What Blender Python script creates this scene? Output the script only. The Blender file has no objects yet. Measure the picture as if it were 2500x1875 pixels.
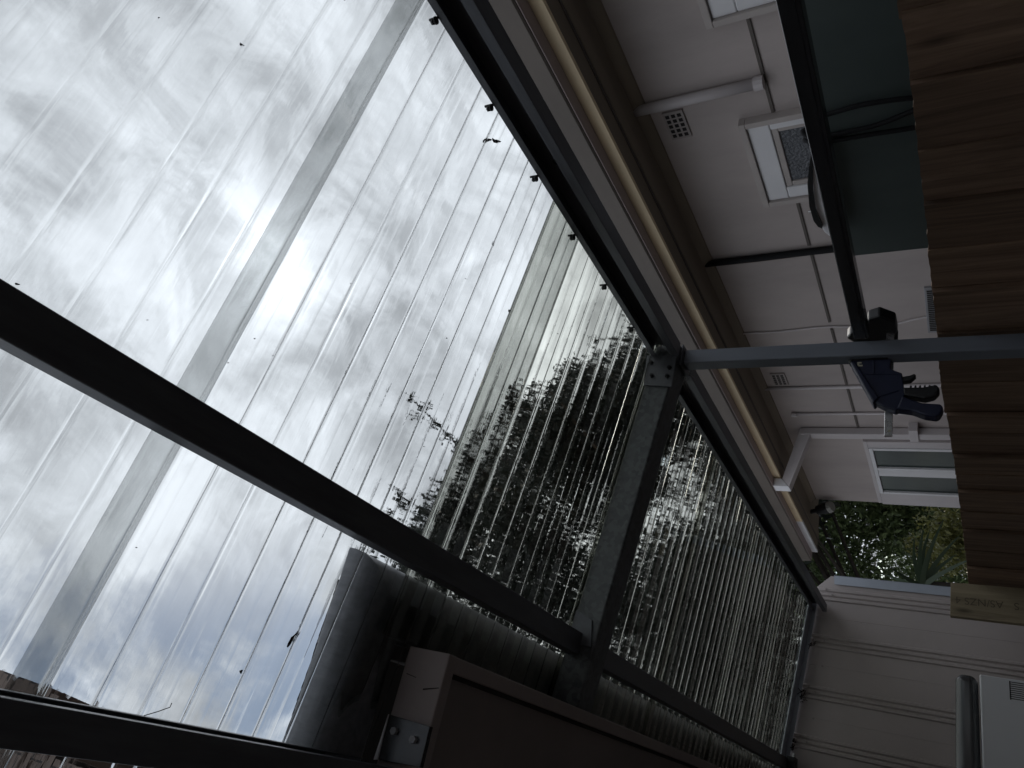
import bpy, bmesh, math, random
import numpy as np
from mathutils import Vector, Matrix
rnd = random.Random(7)
S = bpy.context.scene
COL = S.collection
EYE = 1.65                                   # eye height; h below means height above the eye
# ------------------------------------------------------------------ camera
cam = bpy.data.cameras.new("camera")
cam.sensor_fit = 'HORIZONTAL'; cam.sensor_width = 36.0; cam.lens = 26.06
cam.clip_start = 0.02; cam.clip_end = 500
co = bpy.data.objects.new("camera", cam); COL.objects.link(co)
RM = ((0.23508036, -0.87216972, 0.42901889), (0.4644686, 0.48853191, 0.73865113), (-0.85381856, 0.02562343, 0.51993971))
m = Matrix.Identity(4)
for i in range(3):
    m[i][0] = RM[i][0]; m[i][1] = -RM[i][1]; m[i][2] = -RM[i][2]
m[0][3], m[1][3], m[2][3] = 0, 0, EYE
co.matrix_world = m
S.camera = co
# ------------------------------------------------------------------ world / sun
SUN_AZ, SUN_EL = math.radians(45.1), math.radians(48.6)      # azimuth from +Y towards +X
W = bpy.data.worlds.new("World"); S.world = W; W.use_nodes = True
nt = W.node_tree; N = nt.nodes; L = nt.links
N.clear()
def wn(t, **k):
    n = N.new(t)
    for a, b in k.items(): setattr(n, a, b)
    return n
def wmath(op, a, b=None, clamp=False):
    n = wn('ShaderNodeMath', operation=op, use_clamp=clamp)
    for i, v in enumerate((a, b)):
        if v is None: continue
        if isinstance(v, (int, float)): n.inputs[i].default_value = v
        else: L.new(v, n.inputs[i])
    return n.outputs[0]
sky = wn('ShaderNodeTexSky', sky_type='NISHITA'); sky.sun_disc = False
sky.sun_elevation = SUN_EL; sky.sun_rotation = SUN_AZ
tc = wn('ShaderNodeTexCoord')
sep = wn('ShaderNodeSeparateXYZ'); L.new(tc.outputs['Generated'], sep.inputs[0])
zc = wmath('MAXIMUM', wmath('ADD', sep.outputs[2], 0.12), 0.06)
comb = wn('ShaderNodeCombineXYZ')
L.new(wmath('DIVIDE', sep.outputs[0], zc), comb.inputs[0]); L.new(wmath('DIVIDE', sep.outputs[1], zc), comb.inputs[1])
def wnoise(scale, det, rough, dist, off):
    mp = wn('ShaderNodeMapping'); mp.inputs['Location'].default_value = off
    L.new(comb.outputs[0], mp.inputs[0])
    n = wn('ShaderNodeTexNoise'); L.new(mp.outputs[0], n.inputs['Vector'])
    n.inputs['Scale'].default_value = scale; n.inputs['Detail'].default_value = det
    n.inputs['Roughness'].default_value = rough; n.inputs['Distortion'].default_value = dist
    return n.outputs[0]
def wmap(v, a, b, c, d):
    n = wn('ShaderNodeMapRange'); n.interpolation_type = 'SMOOTHSTEP'
    L.new(v, n.inputs[0])
    for i, q in enumerate((a, b, c, d)): n.inputs[i + 1].default_value = q
    return n.outputs[0]
big = wnoise(2.0, 9, 0.56, 0.6, (3.1, 1.7, 0.0))
fine = wnoise(7.5, 10, 0.62, 0.9, (0.3, 5.2, 2.0))
hole = wnoise(1.9, 8, 0.6, 0.9, (8.4, 2.2, 4.0))
lum = wmath('ADD', wmap(big, 0.37, 0.63, 8.6, 14.2), wmap(fine, 0.34, 0.66, -2.3, 2.2))
sd = (math.sin(SUN_AZ) * math.cos(SUN_EL), math.cos(SUN_AZ) * math.cos(SUN_EL), math.sin(SUN_EL))
dot = wn('ShaderNodeVectorMath', operation='DOT_PRODUCT'); L.new(tc.outputs['Generated'], dot.inputs[0]); dot.inputs[1].default_value = sd
dcl = wmath('MAXIMUM', dot.outputs['Value'], 0.0)
glow = wmath('ADD', wmath('MULTIPLY', wmath('POWER', dcl, 110), 4.2), wmath('MULTIPLY', wmath('POWER', dcl, 1000), 8.0))
glow = wmath('ADD', glow, wmath('MULTIPLY', wmath('POWER', dcl, 8), 1.2))
lum2 = wmath('ADD', lum, wmath('MULTIPLY', glow, wmap(fine, 0.25, 0.7, 0.55, 1.2)))
dfull = wmath('ADD', wmath('MULTIPLY', dot.outputs['Value'], 0.5), 0.5)          # unseen cloud away from the sun is dimmed to lower the passage light
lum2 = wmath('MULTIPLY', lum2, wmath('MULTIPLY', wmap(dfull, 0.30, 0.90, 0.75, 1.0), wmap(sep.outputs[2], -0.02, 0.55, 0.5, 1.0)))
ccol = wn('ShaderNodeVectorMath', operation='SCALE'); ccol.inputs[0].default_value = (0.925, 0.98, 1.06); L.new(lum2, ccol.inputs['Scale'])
def gap(d, k, amp):                                   # breaks in the cloud, at fixed places in the sky
    n = wn('ShaderNodeVectorMath', operation='DOT_PRODUCT'); L.new(tc.outputs['Generated'], n.inputs[0]); n.inputs[1].default_value = Vector(d).normalized()
    return wmath('MULTIPLY', wmath('POWER', wmath('MAXIMUM', n.outputs['Value'], 0.0), k), amp)
hb = wmath('ADD', hole, wmath('ADD', wmath('ADD', gap((0.06, 0.607, 0.793), 190, 0.135), gap((0.157, 0.619, 0.769), 260, 0.15)), wmath('ADD', gap((0.533, 0.145, 0.833), 500, 0.13), gap((0.40, 0.307, 0.864), 900, 0.10))))
hm = wmath('MULTIPLY', wmap(hb, 0.53, 0.66, 0, 1), wmap(dcl, 0.88, 0.965, 1.0, 0.0))
skyc = wn('ShaderNodeVectorMath', operation='MULTIPLY'); L.new(sky.outputs[0], skyc.inputs[0]); skyc.inputs[1].default_value = (1.95, 1.9, 1.68)
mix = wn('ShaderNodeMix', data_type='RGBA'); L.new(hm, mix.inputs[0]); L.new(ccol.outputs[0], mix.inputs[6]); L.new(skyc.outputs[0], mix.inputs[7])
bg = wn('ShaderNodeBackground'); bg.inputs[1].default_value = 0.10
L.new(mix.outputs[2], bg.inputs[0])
wo = wn('ShaderNodeOutputWorld'); L.new(bg.outputs[0], wo.inputs[0])
sl = bpy.data.lights.new("sun", 'SUN'); sl.energy = 0.6; sl.angle = math.radians(12); sl.color = (1.0, 0.95, 0.88)
so = bpy.data.objects.new("sun", sl); COL.objects.link(so)
so.rotation_euler = Vector(sd).to_track_quat('Z', 'Y').to_euler(); so.location = (0, 0, 20)
so.visible_transmission = False              # the sun itself is veiled by cloud
S.view_settings.view_transform = 'Standard'; S.view_settings.look = 'None'
S.view_settings.exposure = 0.0; S.view_settings.gamma = 1.0
S.cycles.use_denoising = True
S.cycles.sample_clamp_indirect = 4.0
S.cycles.max_bounces = 24; S.cycles.transmission_bounces = 20; S.cycles.glossy_bounces = 8; S.cycles.diffuse_bounces = 5
S.cycles.transparent_max_bounces = 16
# ------------------------------------------------------------------ materials
def mat(name, col, rough=0.6, metal=0.0, var=0.18, nscale=6.0, stretch=(1, 1, 1), bump=0.0, bscale=60.0, spec=0.4, col2=None, rand=0.0):
    M = bpy.data.materials.new(name); M.use_nodes = True
    t = M.node_tree; n = t.nodes; l = t.links; p = n['Principled BSDF']
    p.inputs['Roughness'].default_value = rough; p.inputs['Metallic'].default_value = metal
    p.inputs['Specular IOR Level'].default_value = spec
    c = n.new('ShaderNodeTexCoord'); mp = n.new('ShaderNodeMapping'); mp.inputs['Scale'].default_value = stretch
    l.new(c.outputs['Object'], mp.inputs[0])
    z = n.new('ShaderNodeTexNoise'); z.inputs['Scale'].default_value = nscale; z.inputs['Detail'].default_value = 7; z.inputs['Roughness'].default_value = 0.62
    l.new(mp.outputs[0], z.inputs['Vector'])
    r = n.new('ShaderNodeMapRange'); l.new(z.outputs[0], r.inputs[0])
    r.inputs[1].default_value = 0.28; r.inputs[2].default_value = 0.72
    mx = n.new('ShaderNodeMix'); mx.data_type = 'RGBA'; l.new(r.outputs[0], mx.inputs[0])
    a = [v * (1 - var) for v in col]; b = [min(1, v * (1 + var)) for v in (col2 or col)]
    mx.inputs[6].default_value = (*a, 1); mx.inputs[7].default_value = (*b, 1)
    out = mx.outputs[2]
    if rand:
        oi = n.new('ShaderNodeObjectInfo'); rr = n.new('ShaderNodeMapRange'); l.new(oi.outputs['Random'], rr.inputs[0])
        rr.inputs[3].default_value = 1 - rand; rr.inputs[4].default_value = 1 + rand
        sc = n.new('ShaderNodeVectorMath'); sc.operation = 'SCALE'; l.new(out, sc.inputs[0]); l.new(rr.outputs[0], sc.inputs['Scale']); out = sc.outputs[0]
    l.new(out, p.inputs['Base Color'])
    if bump:
        z2 = n.new('ShaderNodeTexNoise'); z2.inputs['Scale'].default_value = bscale; z2.inputs['Detail'].default_value = 4
        l.new(mp.outputs[0], z2.inputs['Vector'])
        bp = n.new('ShaderNodeBump'); bp.inputs['Strength'].default_value = bump; bp.inputs['Distance'].default_value = 0.01
        l.new(z2.outputs[0], bp.inputs['Height']); l.new(bp.outputs[0], p.inputs['Normal'])
    rm = n.new('ShaderNodeMapRange'); l.new(z.outputs[0], rm.inputs[0]); rm.inputs[3].default_value = max(0.02, rough - 0.1); rm.inputs[4].default_value = min(1, rough + 0.12)
    l.new(rm.outputs[0], p.inputs['Roughness'])
    return M
def galv(name, col, metal=0.55, rough=0.42):
    M = bpy.data.materials.new(name); M.use_nodes = True
    t = M.node_tree; n = t.nodes; l = t.links; p = n['Principled BSDF']
    p.inputs['Metallic'].default_value = metal
    c = n.new('ShaderNodeTexCoord')
    v = n.new('ShaderNodeTexVoronoi'); v.inputs['Scale'].default_value = 75; l.new(c.outputs['Object'], v.inputs['Vector'])
    z = n.new('ShaderNodeTexNoise'); z.inputs['Scale'].default_value = 14; z.inputs['Detail'].default_value = 8; l.new(c.outputs['Object'], z.inputs['Vector'])
    s = n.new('ShaderNodeSeparateColor'); l.new(v.outputs['Color'], s.inputs[0])
    ad = n.new('ShaderNodeMath'); ad.operation = 'ADD'; l.new(s.outputs[0], ad.inputs[0]); l.new(z.outputs[0], ad.inputs[1])
    r = n.new('ShaderNodeMapRange'); l.new(ad.outputs[0], r.inputs[0]); r.inputs[1].default_value = 0.4; r.inputs[2].default_value = 1.5
    mx = n.new('ShaderNodeMix'); mx.data_type = 'RGBA'; l.new(r.outputs[0], mx.inputs[0])
    mx.inputs[6].default_value = (*[q * 0.6 for q in col], 1); mx.inputs[7].default_value = (*[q * 1.45 for q in col], 1)
    l.new(mx.outputs[2], p.inputs['Base Color'])
    r2 = n.new('ShaderNodeMapRange'); l.new(ad.outputs[0], r2.inputs[0]); r2.inputs[2].default_value = 1.6; r2.inputs[3].default_value = rough - 0.14; r2.inputs[4].default_value = rough + 0.16
    l.new(r2.outputs[0], p.inputs['Roughness'])
    return M
def wood(name, c1, c2, rough=0.75, rand=0.27, axis=2, knots=True):
    M = bpy.data.materials.new(name); M.use_nodes = True
    t = M.node_tree; n = t.nodes; l = t.links; p = n['Principled BSDF']; p.inputs['Roughness'].default_value = rough
    p.inputs['Specular IOR Level'].default_value = 0.25
    c = n.new('ShaderNodeTexCoord'); oi = n.new('ShaderNodeObjectInfo')
    ad = n.new('ShaderNodeVectorMath'); ad.operation = 'ADD'; l.new(c.outputs['Object'], ad.inputs[0])
    sc0 = n.new('ShaderNodeVectorMath'); sc0.operation = 'SCALE'; sc0.inputs[0].default_value = (7.3, 3.1, 5.7); l.new(oi.outputs['Random'], sc0.inputs['Scale']); l.new(sc0.outputs[0], ad.inputs[1])
    mp = n.new('ShaderNodeMapping'); s = [26, 26, 26]; s[axis] = 1.6; mp.inputs['Scale'].default_value = s; l.new(ad.outputs[0], mp.inputs[0])
    z = n.new('ShaderNodeTexNoise'); z.inputs['Scale'].default_value = 1.0; z.inputs['Detail'].default_value = 8; z.inputs['Roughness'].default_value = 0.68; z.inputs['Distortion'].default_value = 1.1
    l.new(mp.outputs[0], z.inputs['Vector'])
    mp2 = n.new('ShaderNodeMapping'); s2 = [9, 9, 9]; s2[axis] = 3.0; mp2.inputs['Scale'].default_value = s2; l.new(ad.outputs[0], mp2.inputs[0])
    v = n.new('ShaderNodeTexVoronoi'); v.inputs['Scale'].default_value = 1.0; l.new(mp2.outputs[0], v.inputs['Vector'])
    kr = n.new('ShaderNodeMapRange'); l.new(v.outputs['Distance'], kr.inputs[0]); kr.inputs[1].default_value = 0.03; kr.inputs[2].default_value = 0.16; kr.inputs[3].default_value = 0.45 if knots else 1.0; kr.inputs[4].default_value = 1.0
    r = n.new('ShaderNodeMapRange'); l.new(z.outputs[0], r.inputs[0]); r.inputs[1].default_value = 0.32; r.inputs[2].default_value = 0.68
    mx = n.new('ShaderNodeMix'); mx.data_type = 'RGBA'; l.new(r.outputs[0], mx.inputs[0]); mx.inputs[6].default_value = (*c1, 1); mx.inputs[7].default_value = (*c2, 1)
    rr = n.new('ShaderNodeMapRange'); l.new(oi.outputs['Random'], rr.inputs[0]); rr.inputs[3].default_value = 1 - rand; rr.inputs[4].default_value = 1 + rand
    mm = n.new('ShaderNodeMath'); mm.operation = 'MULTIPLY'; l.new(rr.outputs[0], mm.inputs[0]); l.new(kr.outputs[0], mm.inputs[1])
    sc = n.new('ShaderNodeVectorMath'); sc.operation = 'SCALE'; l.new(mx.outputs[2], sc.inputs[0]); l.new(mm.outputs[0], sc.inputs['Scale'])
    l.new(sc.outputs[0], p.inputs['Base Color'])
    bp = n.new('ShaderNodeBump'); bp.inputs['Strength'].default_value = 0.5; bp.inputs['Distance'].default_value = 0.004; l.new(z.outputs[0], bp.inputs['Height']); l.new(bp.outputs[0], p.inputs['Normal'])
    return M
def sheet_mat(name, col, bump):
    M = bpy.data.materials.new(name); M.use_nodes = True
    t = M.node_tree; n = t.nodes; l = t.links; p = n['Principled BSDF']
    p.inputs['Transmission Weight'].default_value = 1.0; p.inputs['IOR'].default_value = 1.38; p.inputs['Roughness'].default_value = 0.0
    c = n.new('ShaderNodeTexCoord')
    zd = n.new('ShaderNodeTexNoise'); zd.inputs['Scale'].default_value = 5; zd.inputs['Detail'].default_value = 9; zd.inputs['Roughness'].default_value = 0.7
    mpd = n.new('ShaderNodeMapping'); mpd.inputs['Scale'].default_value = (0.35, 5, 5); l.new(c.outputs['Object'], mpd.inputs[0]); l.new(mpd.outputs[0], zd.inputs['Vector'])
    mx = n.new('ShaderNodeMix'); mx.data_type = 'RGBA'; l.new(zd.outputs[0], mx.inputs[0])
    mx.inputs[6].default_value = (*[q * 0.86 for q in col], 1); mx.inputs[7].default_value = (*[min(1, q * 1.10) for q in col], 1)
    l.new(mx.outputs[2], p.inputs['Base Color'])
    if bump:
        mp = n.new('ShaderNodeMapping'); mp.inputs['Scale'].default_value = (0.7, 30, 30); l.new(c.outputs['Object'], mp.inputs[0])
        z = n.new('ShaderNodeTexNoise'); z.inputs['Scale'].default_value = 1.0; z.inputs['Detail'].default_value = 4; z.inputs['Roughness'].default_value = 0.55
        l.new(mp.outputs[0], z.inputs['Vector'])
        bp = n.new('ShaderNodeBump'); bp.inputs['Strength'].default_value = bump; bp.inputs['Distance'].default_value = 0.004
        l.new(z.outputs[0], bp.inputs['Height']); l.new(bp.outputs[0], p.inputs['Normal'])
    return M
def bricks(name):
    M = bpy.data.materials.new(name); M.use_nodes = True
    t = M.node_tree; n = t.nodes; l = t.links; p = n['Principled BSDF']; p.inputs['Roughness'].default_value = 0.9
    c = n.new('ShaderNodeTexCoord'); mp = n.new('ShaderNodeMapping'); mp.inputs['Rotation'].default_value = (math.radians(90), 0, 0); l.new(c.outputs['Object'], mp.inputs[0])
    b = n.new('ShaderNodeTexBrick'); b.inputs['Scale'].default_value = 1.0; b.inputs['Brick Width'].default_value = 0.24; b.inputs['Row Height'].default_value = 0.086; b.inputs['Mortar Size'].default_value = 0.006
    b.inputs['Color1'].default_value = (0.27, 0.21, 0.18, 1); b.inputs['Color2'].default_value = (0.21, 0.16, 0.14, 1); b.inputs['Mortar'].default_value = (0.05, 0.045, 0.045, 1)
    l.new(mp.outputs[0], b.inputs['Vector']); l.new(b.outputs[0], p.inputs['Base Color'])
    bp = n.new('ShaderNodeBump'); bp.inputs['Distance'].default_value = 0.006; bp.invert = True; l.new(b.outputs['Fac'], bp.inputs['Height']); l.new(bp.outputs[0], p.inputs['Normal'])
    return M
def leafmat(name, c1, c2):
    M = bpy.data.materials.new(name); M.use_nodes = True
    t = M.node_tree; n = t.nodes; l = t.links; p = n['Principled BSDF']; p.inputs['Roughness'].default_value = 0.45
    g = n.new('ShaderNodeNewGeometry'); mx = n.new('ShaderNodeMix'); mx.data_type = 'RGBA'
    l.new(g.outputs['Random Per Island'], mx.inputs[0]); mx.inputs[6].default_value = (*c1, 1); mx.inputs[7].default_value = (*c2, 1)
    l.new(mx.outputs[2], p.inputs['Base Color'])
    tr = n.new('ShaderNodeBsdfTranslucent'); l.new(mx.outputs[2], tr.inputs[0])
    ms = n.new('ShaderNodeMixShader'); ms.inputs[0].default_value = 0.3
    l.new(p.outputs[0], ms.inputs[1]); l.new(tr.outputs[0], ms.inputs[2]); l.new(ms.outputs[0], n['Material Output'].inputs[0])
    return M
def fascia_mat():
    M = mat("fascia_cream_paint", (0.76, 0.62, 0.42), 0.6, var=0.1, nscale=3)
    t = M.node_tree; n = t.nodes; l = t.links; p = n['Principled BSDF']
    old = p.inputs['Base Color'].links[0].from_socket
    c = n.new('ShaderNodeTexCoord'); z = n.new('ShaderNodeTexNoise'); z.inputs['Scale'].default_value = 2.1; z.inputs['Detail'].default_value = 12; z.inputs['Roughness'].default_value = 0.72
    l.new(c.outputs['Object'], z.inputs['Vector'])
    r = n.new('ShaderNodeMapRange'); l.new(z.outputs[0], r.inputs[0]); r.inputs[1].default_value = 0.64; r.inputs[2].default_value = 0.67
    mx = n.new('ShaderNodeMix'); mx.data_type = 'RGBA'; l.new(r.outputs[0], mx.inputs[0]); l.new(old, mx.inputs[6]); mx.inputs[7].default_value = (0.36, 0.30, 0.26, 1)
    l.new(mx.outputs[2], p.inputs['Base Color'])
    return M
M = dict(
    purlin=mat("purlin_dark_steel", (0.105, 0.110, 0.122), 0.42, 0.35, 0.25, 5, (6, 0.8, 6), bump=0.05, bscale=20, spec=0.5),
    beam=galv("beam_galvanised_spangle", (0.10, 0.107, 0.112), 0.45, 0.46),
    post=mat("post_grey_paint", (0.13, 0.145, 0.17), 0.45, 0.1, 0.1, 5, (3, 3, 0.4), spec=0.5),
    rail=mat("rail_dark_steel", (0.040, 0.040, 0.043), 0.22, 0.35, 0.25, 4, (8, 0.5, 8), spec=0.5),
    fence=wood("fence_brown_timber", (0.075, 0.049, 0.034), (0.20, 0.132, 0.090)),
    plank=wood("plank_treated_pine", (0.15, 0.122, 0.08), (0.28, 0.235, 0.155), 0.8, 0.05),
    stamp=mat("stamp_ink", (0.10, 0.082, 0.055), 0.9),
    wall=mat("house_wall_pink_render", (0.405, 0.357, 0.340), 0.75, 0, 0.16, 1.1, (1, 1.6, 0.7), bump=0.12, bscale=45, spec=0.2),
    batten=mat("batten_dark", (0.11, 0.095, 0.085), 0.8),
    trim=mat("window_white_paint", (0.66, 0.65, 0.66), 0.5, 0, 0.06, 5),
    trimdirty=mat("window_surround_grey", (0.40, 0.36, 0.34), 0.65, 0, 0.12, 5),
    pipe=mat("pipe_painted", (0.50, 0.46, 0.46), 0.5, 0, 0.06, 5),
    white=mat("white_plastic", (0.74, 0.74, 0.76), 0.4, 0, 0.05, 4),
    cream=fascia_mat(),
    soffit=mat("soffit_brown_board", (0.20, 0.165, 0.125), 0.7, 0, 0.15, 2, (4, 0.6, 4)),
    ngutter=mat("neighbour_gutter_brown", (0.13, 0.11, 0.095), 0.55, 0, 0.16, 2.2, (3, 1, 3)),
    gutpink=mat("neighbour_gutter_sole_pink", (0.34, 0.275, 0.27), 0.5, 0, 0.08, 3),
    vent=mat("vent_terracotta_painted", (0.33, 0.295, 0.28), 0.8, 0, 0.1, 20),
    hole=mat("dark_opening", (0.02, 0.018, 0.017), 0.9),
    ventgrey=mat("vent_grey_metal", (0.26, 0.26, 0.27), 0.5, 0.2),
    green=mat("sheet_dark_green", (0.066, 0.083, 0.080), 0.34, 0, 0.2, 2.2, (1, 1, 0.5), spec=0.5),
    rubber=mat("black_rubber", (0.008, 0.008, 0.009), 0.7, spec=0.2),
    redwire=mat("red_brown_cable", (0.10, 0.035, 0.02), 0.5),
    black=mat("black_plastic", (0.012, 0.012, 0.013), 0.4),
    blue=mat("clamp_blue_plastic", (0.010, 0.013, 0.034), 0.38, 0, 0.12, 30),
    chrome=mat("clamp_bar_steel", (0.55, 0.55, 0.55), 0.28, 0.9),
    tag=mat("clamp_tag_cream", (0.42, 0.40, 0.30), 0.6),
    ofascia=mat("own_fascia_beige", (0.30, 0.26, 0.25), 0.65, 0, 0.1, 7, bump=0.15, bscale=30),
    osoffit=mat("own_soffit_beige", (0.23, 0.20, 0.19), 0.8, 0, 0.12, 3, bump=0.1, bscale=40),
    crack=mat("paint_crack", (0.02, 0.017, 0.015), 0.9),
    ogutter=mat("own_gutter_dark_metal", (0.20, 0.205, 0.22), 0.36, 0.25, 0.3, 9, (6, 6, 1.5), spec=0.5),
    tile=mat("roof_tile_grey_brown", (0.10, 0.085, 0.075), 0.8),
    shed=mat("shed_beige_steel", (0.43, 0.385, 0.37), 0.5, 0, 0.12, 1.4, bump=0.03, bscale=20),
    flash=mat("flashing_blue_grey", (0.42, 0.46, 0.52), 0.4, 0.3, 0.08, 6),
    appl=mat("appliance_white_enamel", (0.62, 0.63, 0.65), 0.3, 0, 0.04, 2, spec=0.5),
    applid=mat("appliance_grey_gloss_lid", (0.055, 0.058, 0.062), 0.14, 0, 0.06, 2, spec=0.7),
    glassdark=mat("window_glass_dark", (0.035, 0.045, 0.042), 0.10, 0, 0.3, 2.5, spec=0.06),
    glassobs=mat("window_glass_obscured", (0.07, 0.075, 0.085), 0.22, 0, 0.2, 9, bump=1.0, bscale=75, spec=0.7),
    lens=mat("floodlight_lens", (0.25, 0.25, 0.23), 0.2),
    brick=bricks("chimney_brick"),
    ground=mat("ground_concrete", (0.11, 0.105, 0.10), 0.9, 0, 0.2, 1.2, bump=0.3, bscale=40),
    bark=mat("tree_bark", (0.045, 0.038, 0.031), 0.9, 0, 0.3, 8, (3, 3, 0.6)),
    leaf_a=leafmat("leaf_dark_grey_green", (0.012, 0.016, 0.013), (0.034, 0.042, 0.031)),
    leaf_b=leafmat("leaf_mid_green", (0.060, 0.092, 0.036), (0.20, 0.26, 0.11)),
    leaf_c=leafmat("leaf_yellow_green", (0.10, 0.11, 0.028), (0.22, 0.22, 0.07)),
    blade=leafmat("yucca_blade_green", (0.045, 0.075, 0.045), (0.10, 0.14, 0.085)),
    deadleaf=mat("dead_leaf_brown", (0.03, 0.022, 0.018), 0.8),
    web=mat("cobweb_grey", (0.30, 0.29, 0.28), 0.9),
    sheet_lo=sheet_mat("polycarbonate_underside", (0.595, 0.605, 0.60), 0.06),
    old_lo=sheet_mat("aged_polycarbonate_underside", (0.60, 0.605, 0.55), 0.045),
    old_hi=sheet_mat("aged_polycarbonate_topside", (0.60, 0.605, 0.55), 0.0),
    sheet_hi=sheet_mat("polycarbonate_topside", (0.595, 0.605, 0.60), 0.0),
)
# ------------------------------------------------------------------ mesh helpers
class MB:
    def __init__(s): s.v = []; s.f = []; s.m = []
    def add(s, vs, fs, mi=0):
        o = len(s.v); s.v += [tuple(v) for v in vs]
        for f in fs: s.f.append(tuple(i + o for i in f)); s.m.append(mi)
        return s
    def box(s, x0, x1, y0, y1, z0, z1, mi=0):
        vs = [(x, y, z) for z in (z0, z1) for y in (y0, y1) for x in (x0, x1)]
        return s.add(vs, [(0, 2, 3, 1), (4, 5, 7, 6), (0, 1, 5, 4), (2, 6, 7, 3), (0, 4, 6, 2), (1, 3, 7, 5)], mi)
    def prism(s, poly, axis, a, b, mi=0):
        """poly: 2-D outline in the two other axes (x,y,z order kept); extruded along axis from a to b."""
        def put(p, q):
            r = list(p); r.insert(axis, q); return tuple(r)
        n = len(poly)
        vs = [put(p, a) for p in poly] + [put(p, b) for p in poly]
        fs = [tuple(range(n))[::-1], tuple(range(n, 2 * n))] + [(i, (i + 1) % n, n + (i + 1) % n, n + i) for i in range(n)]
        return s.add(vs, fs, mi)
    def tube(s, pts, r, n=8, mi=0, r2=None):
        pts = [Vector(p) for p in pts]; k = len(pts); rings = []
        o = len(s.v); up = Vector((0.3, 0.2, 0.93))
        for i, p in enumerate(pts):
            d = (pts[min(i + 1, k - 1)] - pts[max(i - 1, 0)]).normalized()
            if abs(d.dot(up)) > 0.95: up = Vector((1, 0.1, 0))
            a = d.cross(up).normalized(); b = d.cross(a)
            rr = r if r2 is None else r + (r2 - r) * i / (k - 1)
            s.v += [tuple(p + (a * math.cos(t) + b * math.sin(t)) * rr) for t in (2 * math.pi * j / n for j in range(n))]
        for i in range(k - 1):
            for j in range(n):
                s.f.append((o + i * n + j, o + i * n + (j + 1) % n, o + (i + 1) * n + (j + 1) % n, o + (i + 1) * n + j)); s.m.append(mi)
        s.f.append(tuple(o + j for j in range(n))[::-1]); s.m.append(mi)
        s.f.append(tuple(o + (k - 1) * n + j for j in range(n))); s.m.append(mi)
        return s
    def build(s, name, mats, parent=None, loc=None, smooth=False, bevel=0.0, segs=2):
        if loc is None:
            if parent is None:
                a = np.array(s.v); loc = Vector((*(a[:, :2].min(0) + a[:, :2].max(0)) / 2, a[:, 2].min()))
            else: loc = origin(parent)
        loc = Vector(loc)
        me = bpy.data.meshes.new(name)
        me.from_pydata([tuple(Vector(v) - loc) for v in s.v], [], s.f)
        if not isinstance(mats, (list, tuple)): mats = [mats]
        for q in mats: me.materials.append(q)
        me.polygons.foreach_set('material_index', s.m)
        bm = bmesh.new(); bm.from_mesh(me)
        bmesh.ops.recalc_face_normals(bm, faces=bm.faces)
        if bevel:
            es = [e for e in bm.edges if len(e.link_faces) == 2 and e.calc_face_angle(0) > 0.6]
            bmesh.ops.bevel(bm, geom=es, offset=bevel, segments=segs, affect='EDGES', profile=0.5, clamp_overlap=True)
        bm.to_mesh(me); bm.free()
        if smooth:
            me.polygons.foreach_set('use_smooth', [True] * len(me.polygons))
        o = bpy.data.objects.new(name, me); COL.objects.link(o)
        if parent is not None:
            o.parent = parent; o.location = loc - origin(parent)
        else: o.location = loc
        return o
def origin(o):
    p = Vector(o.location)
    while o.parent is not None:
        o = o.parent; p += Vector(o.location)
    return p
def tag(o, label=None, cat=None, group=None, kind=None):
    if label: o['label'] = label
    if cat: o['category'] = cat
    if group: o['group'] = group
    if kind: o['kind'] = kind
    return o
def thing(name, label, cat, loc, group=None):
    o = bpy.data.objects.new(name, None); COL.objects.link(o); o.location = loc; o.empty_display_size = 0.1
    return tag(o, label, cat, group)
H = lambda h: EYE + h
# ------------------------------------------------------------------ setting
g = MB(); g.add([(-60, -60, 0), (60, -60, 0), (60, 90, 0), (-60, 90, 0)], [(0, 1, 2, 3)])
tag(g.build('ground', M['ground'], loc=(0, 0, 0)), kind='structure')
# ------------------------------------------------------------------ polycarbonate roof
XR, FALL = 1.24, 0.1104
zs = lambda x: H(0.885) + FALL * (XR - x)
PITCH = 0.0762
def rib_profile(y0, y1, phase):
    rj = random.Random(int(y0 * 100))
    """(y, dz) outline of one face of the sheet, ribs PITCH apart, rounded bends"""
    pts = []; pan, side, top, h0_, r = 0.0400, 0.0115, 0.0132, 0.0088, 0.0112
    def bend(c, a0, a1, rad):
        for i in range(7):
            t = a0 + (a1 - a0) * i / 6; pts.append((c[0] + rad * math.cos(t), c[1] + rad * math.sin(t)))
    k = math.floor((y0 - phase) / PITCH) - 1
    while phase + k * PITCH < y1 + PITCH:
        b = phase + k * PITCH + rj.uniform(-0.0022, 0.0022); hgt = h0_ * rj.uniform(0.72, 1.2); ang = math.atan2(hgt, side)
        tl = r * math.tan(ang / 2)
        ys = b + pan; ye = ys + side; yt = ye + top; yb = yt + side
        bend((ys - tl, r), -math.pi / 2, -math.pi / 2 + ang, r)
        bend((ye + tl, hgt - r), math.pi / 2 + ang, math.pi / 2, r)
        bend((yt - tl, hgt - r), math.pi / 2, math.pi / 2 - ang, r)
        bend((yb + tl, r), -math.pi / 2 - ang, -math.pi / 2, r)
        k += 1
    pts = [p for p in pts if y0 <= p[0] <= y1]
    return pts
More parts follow.
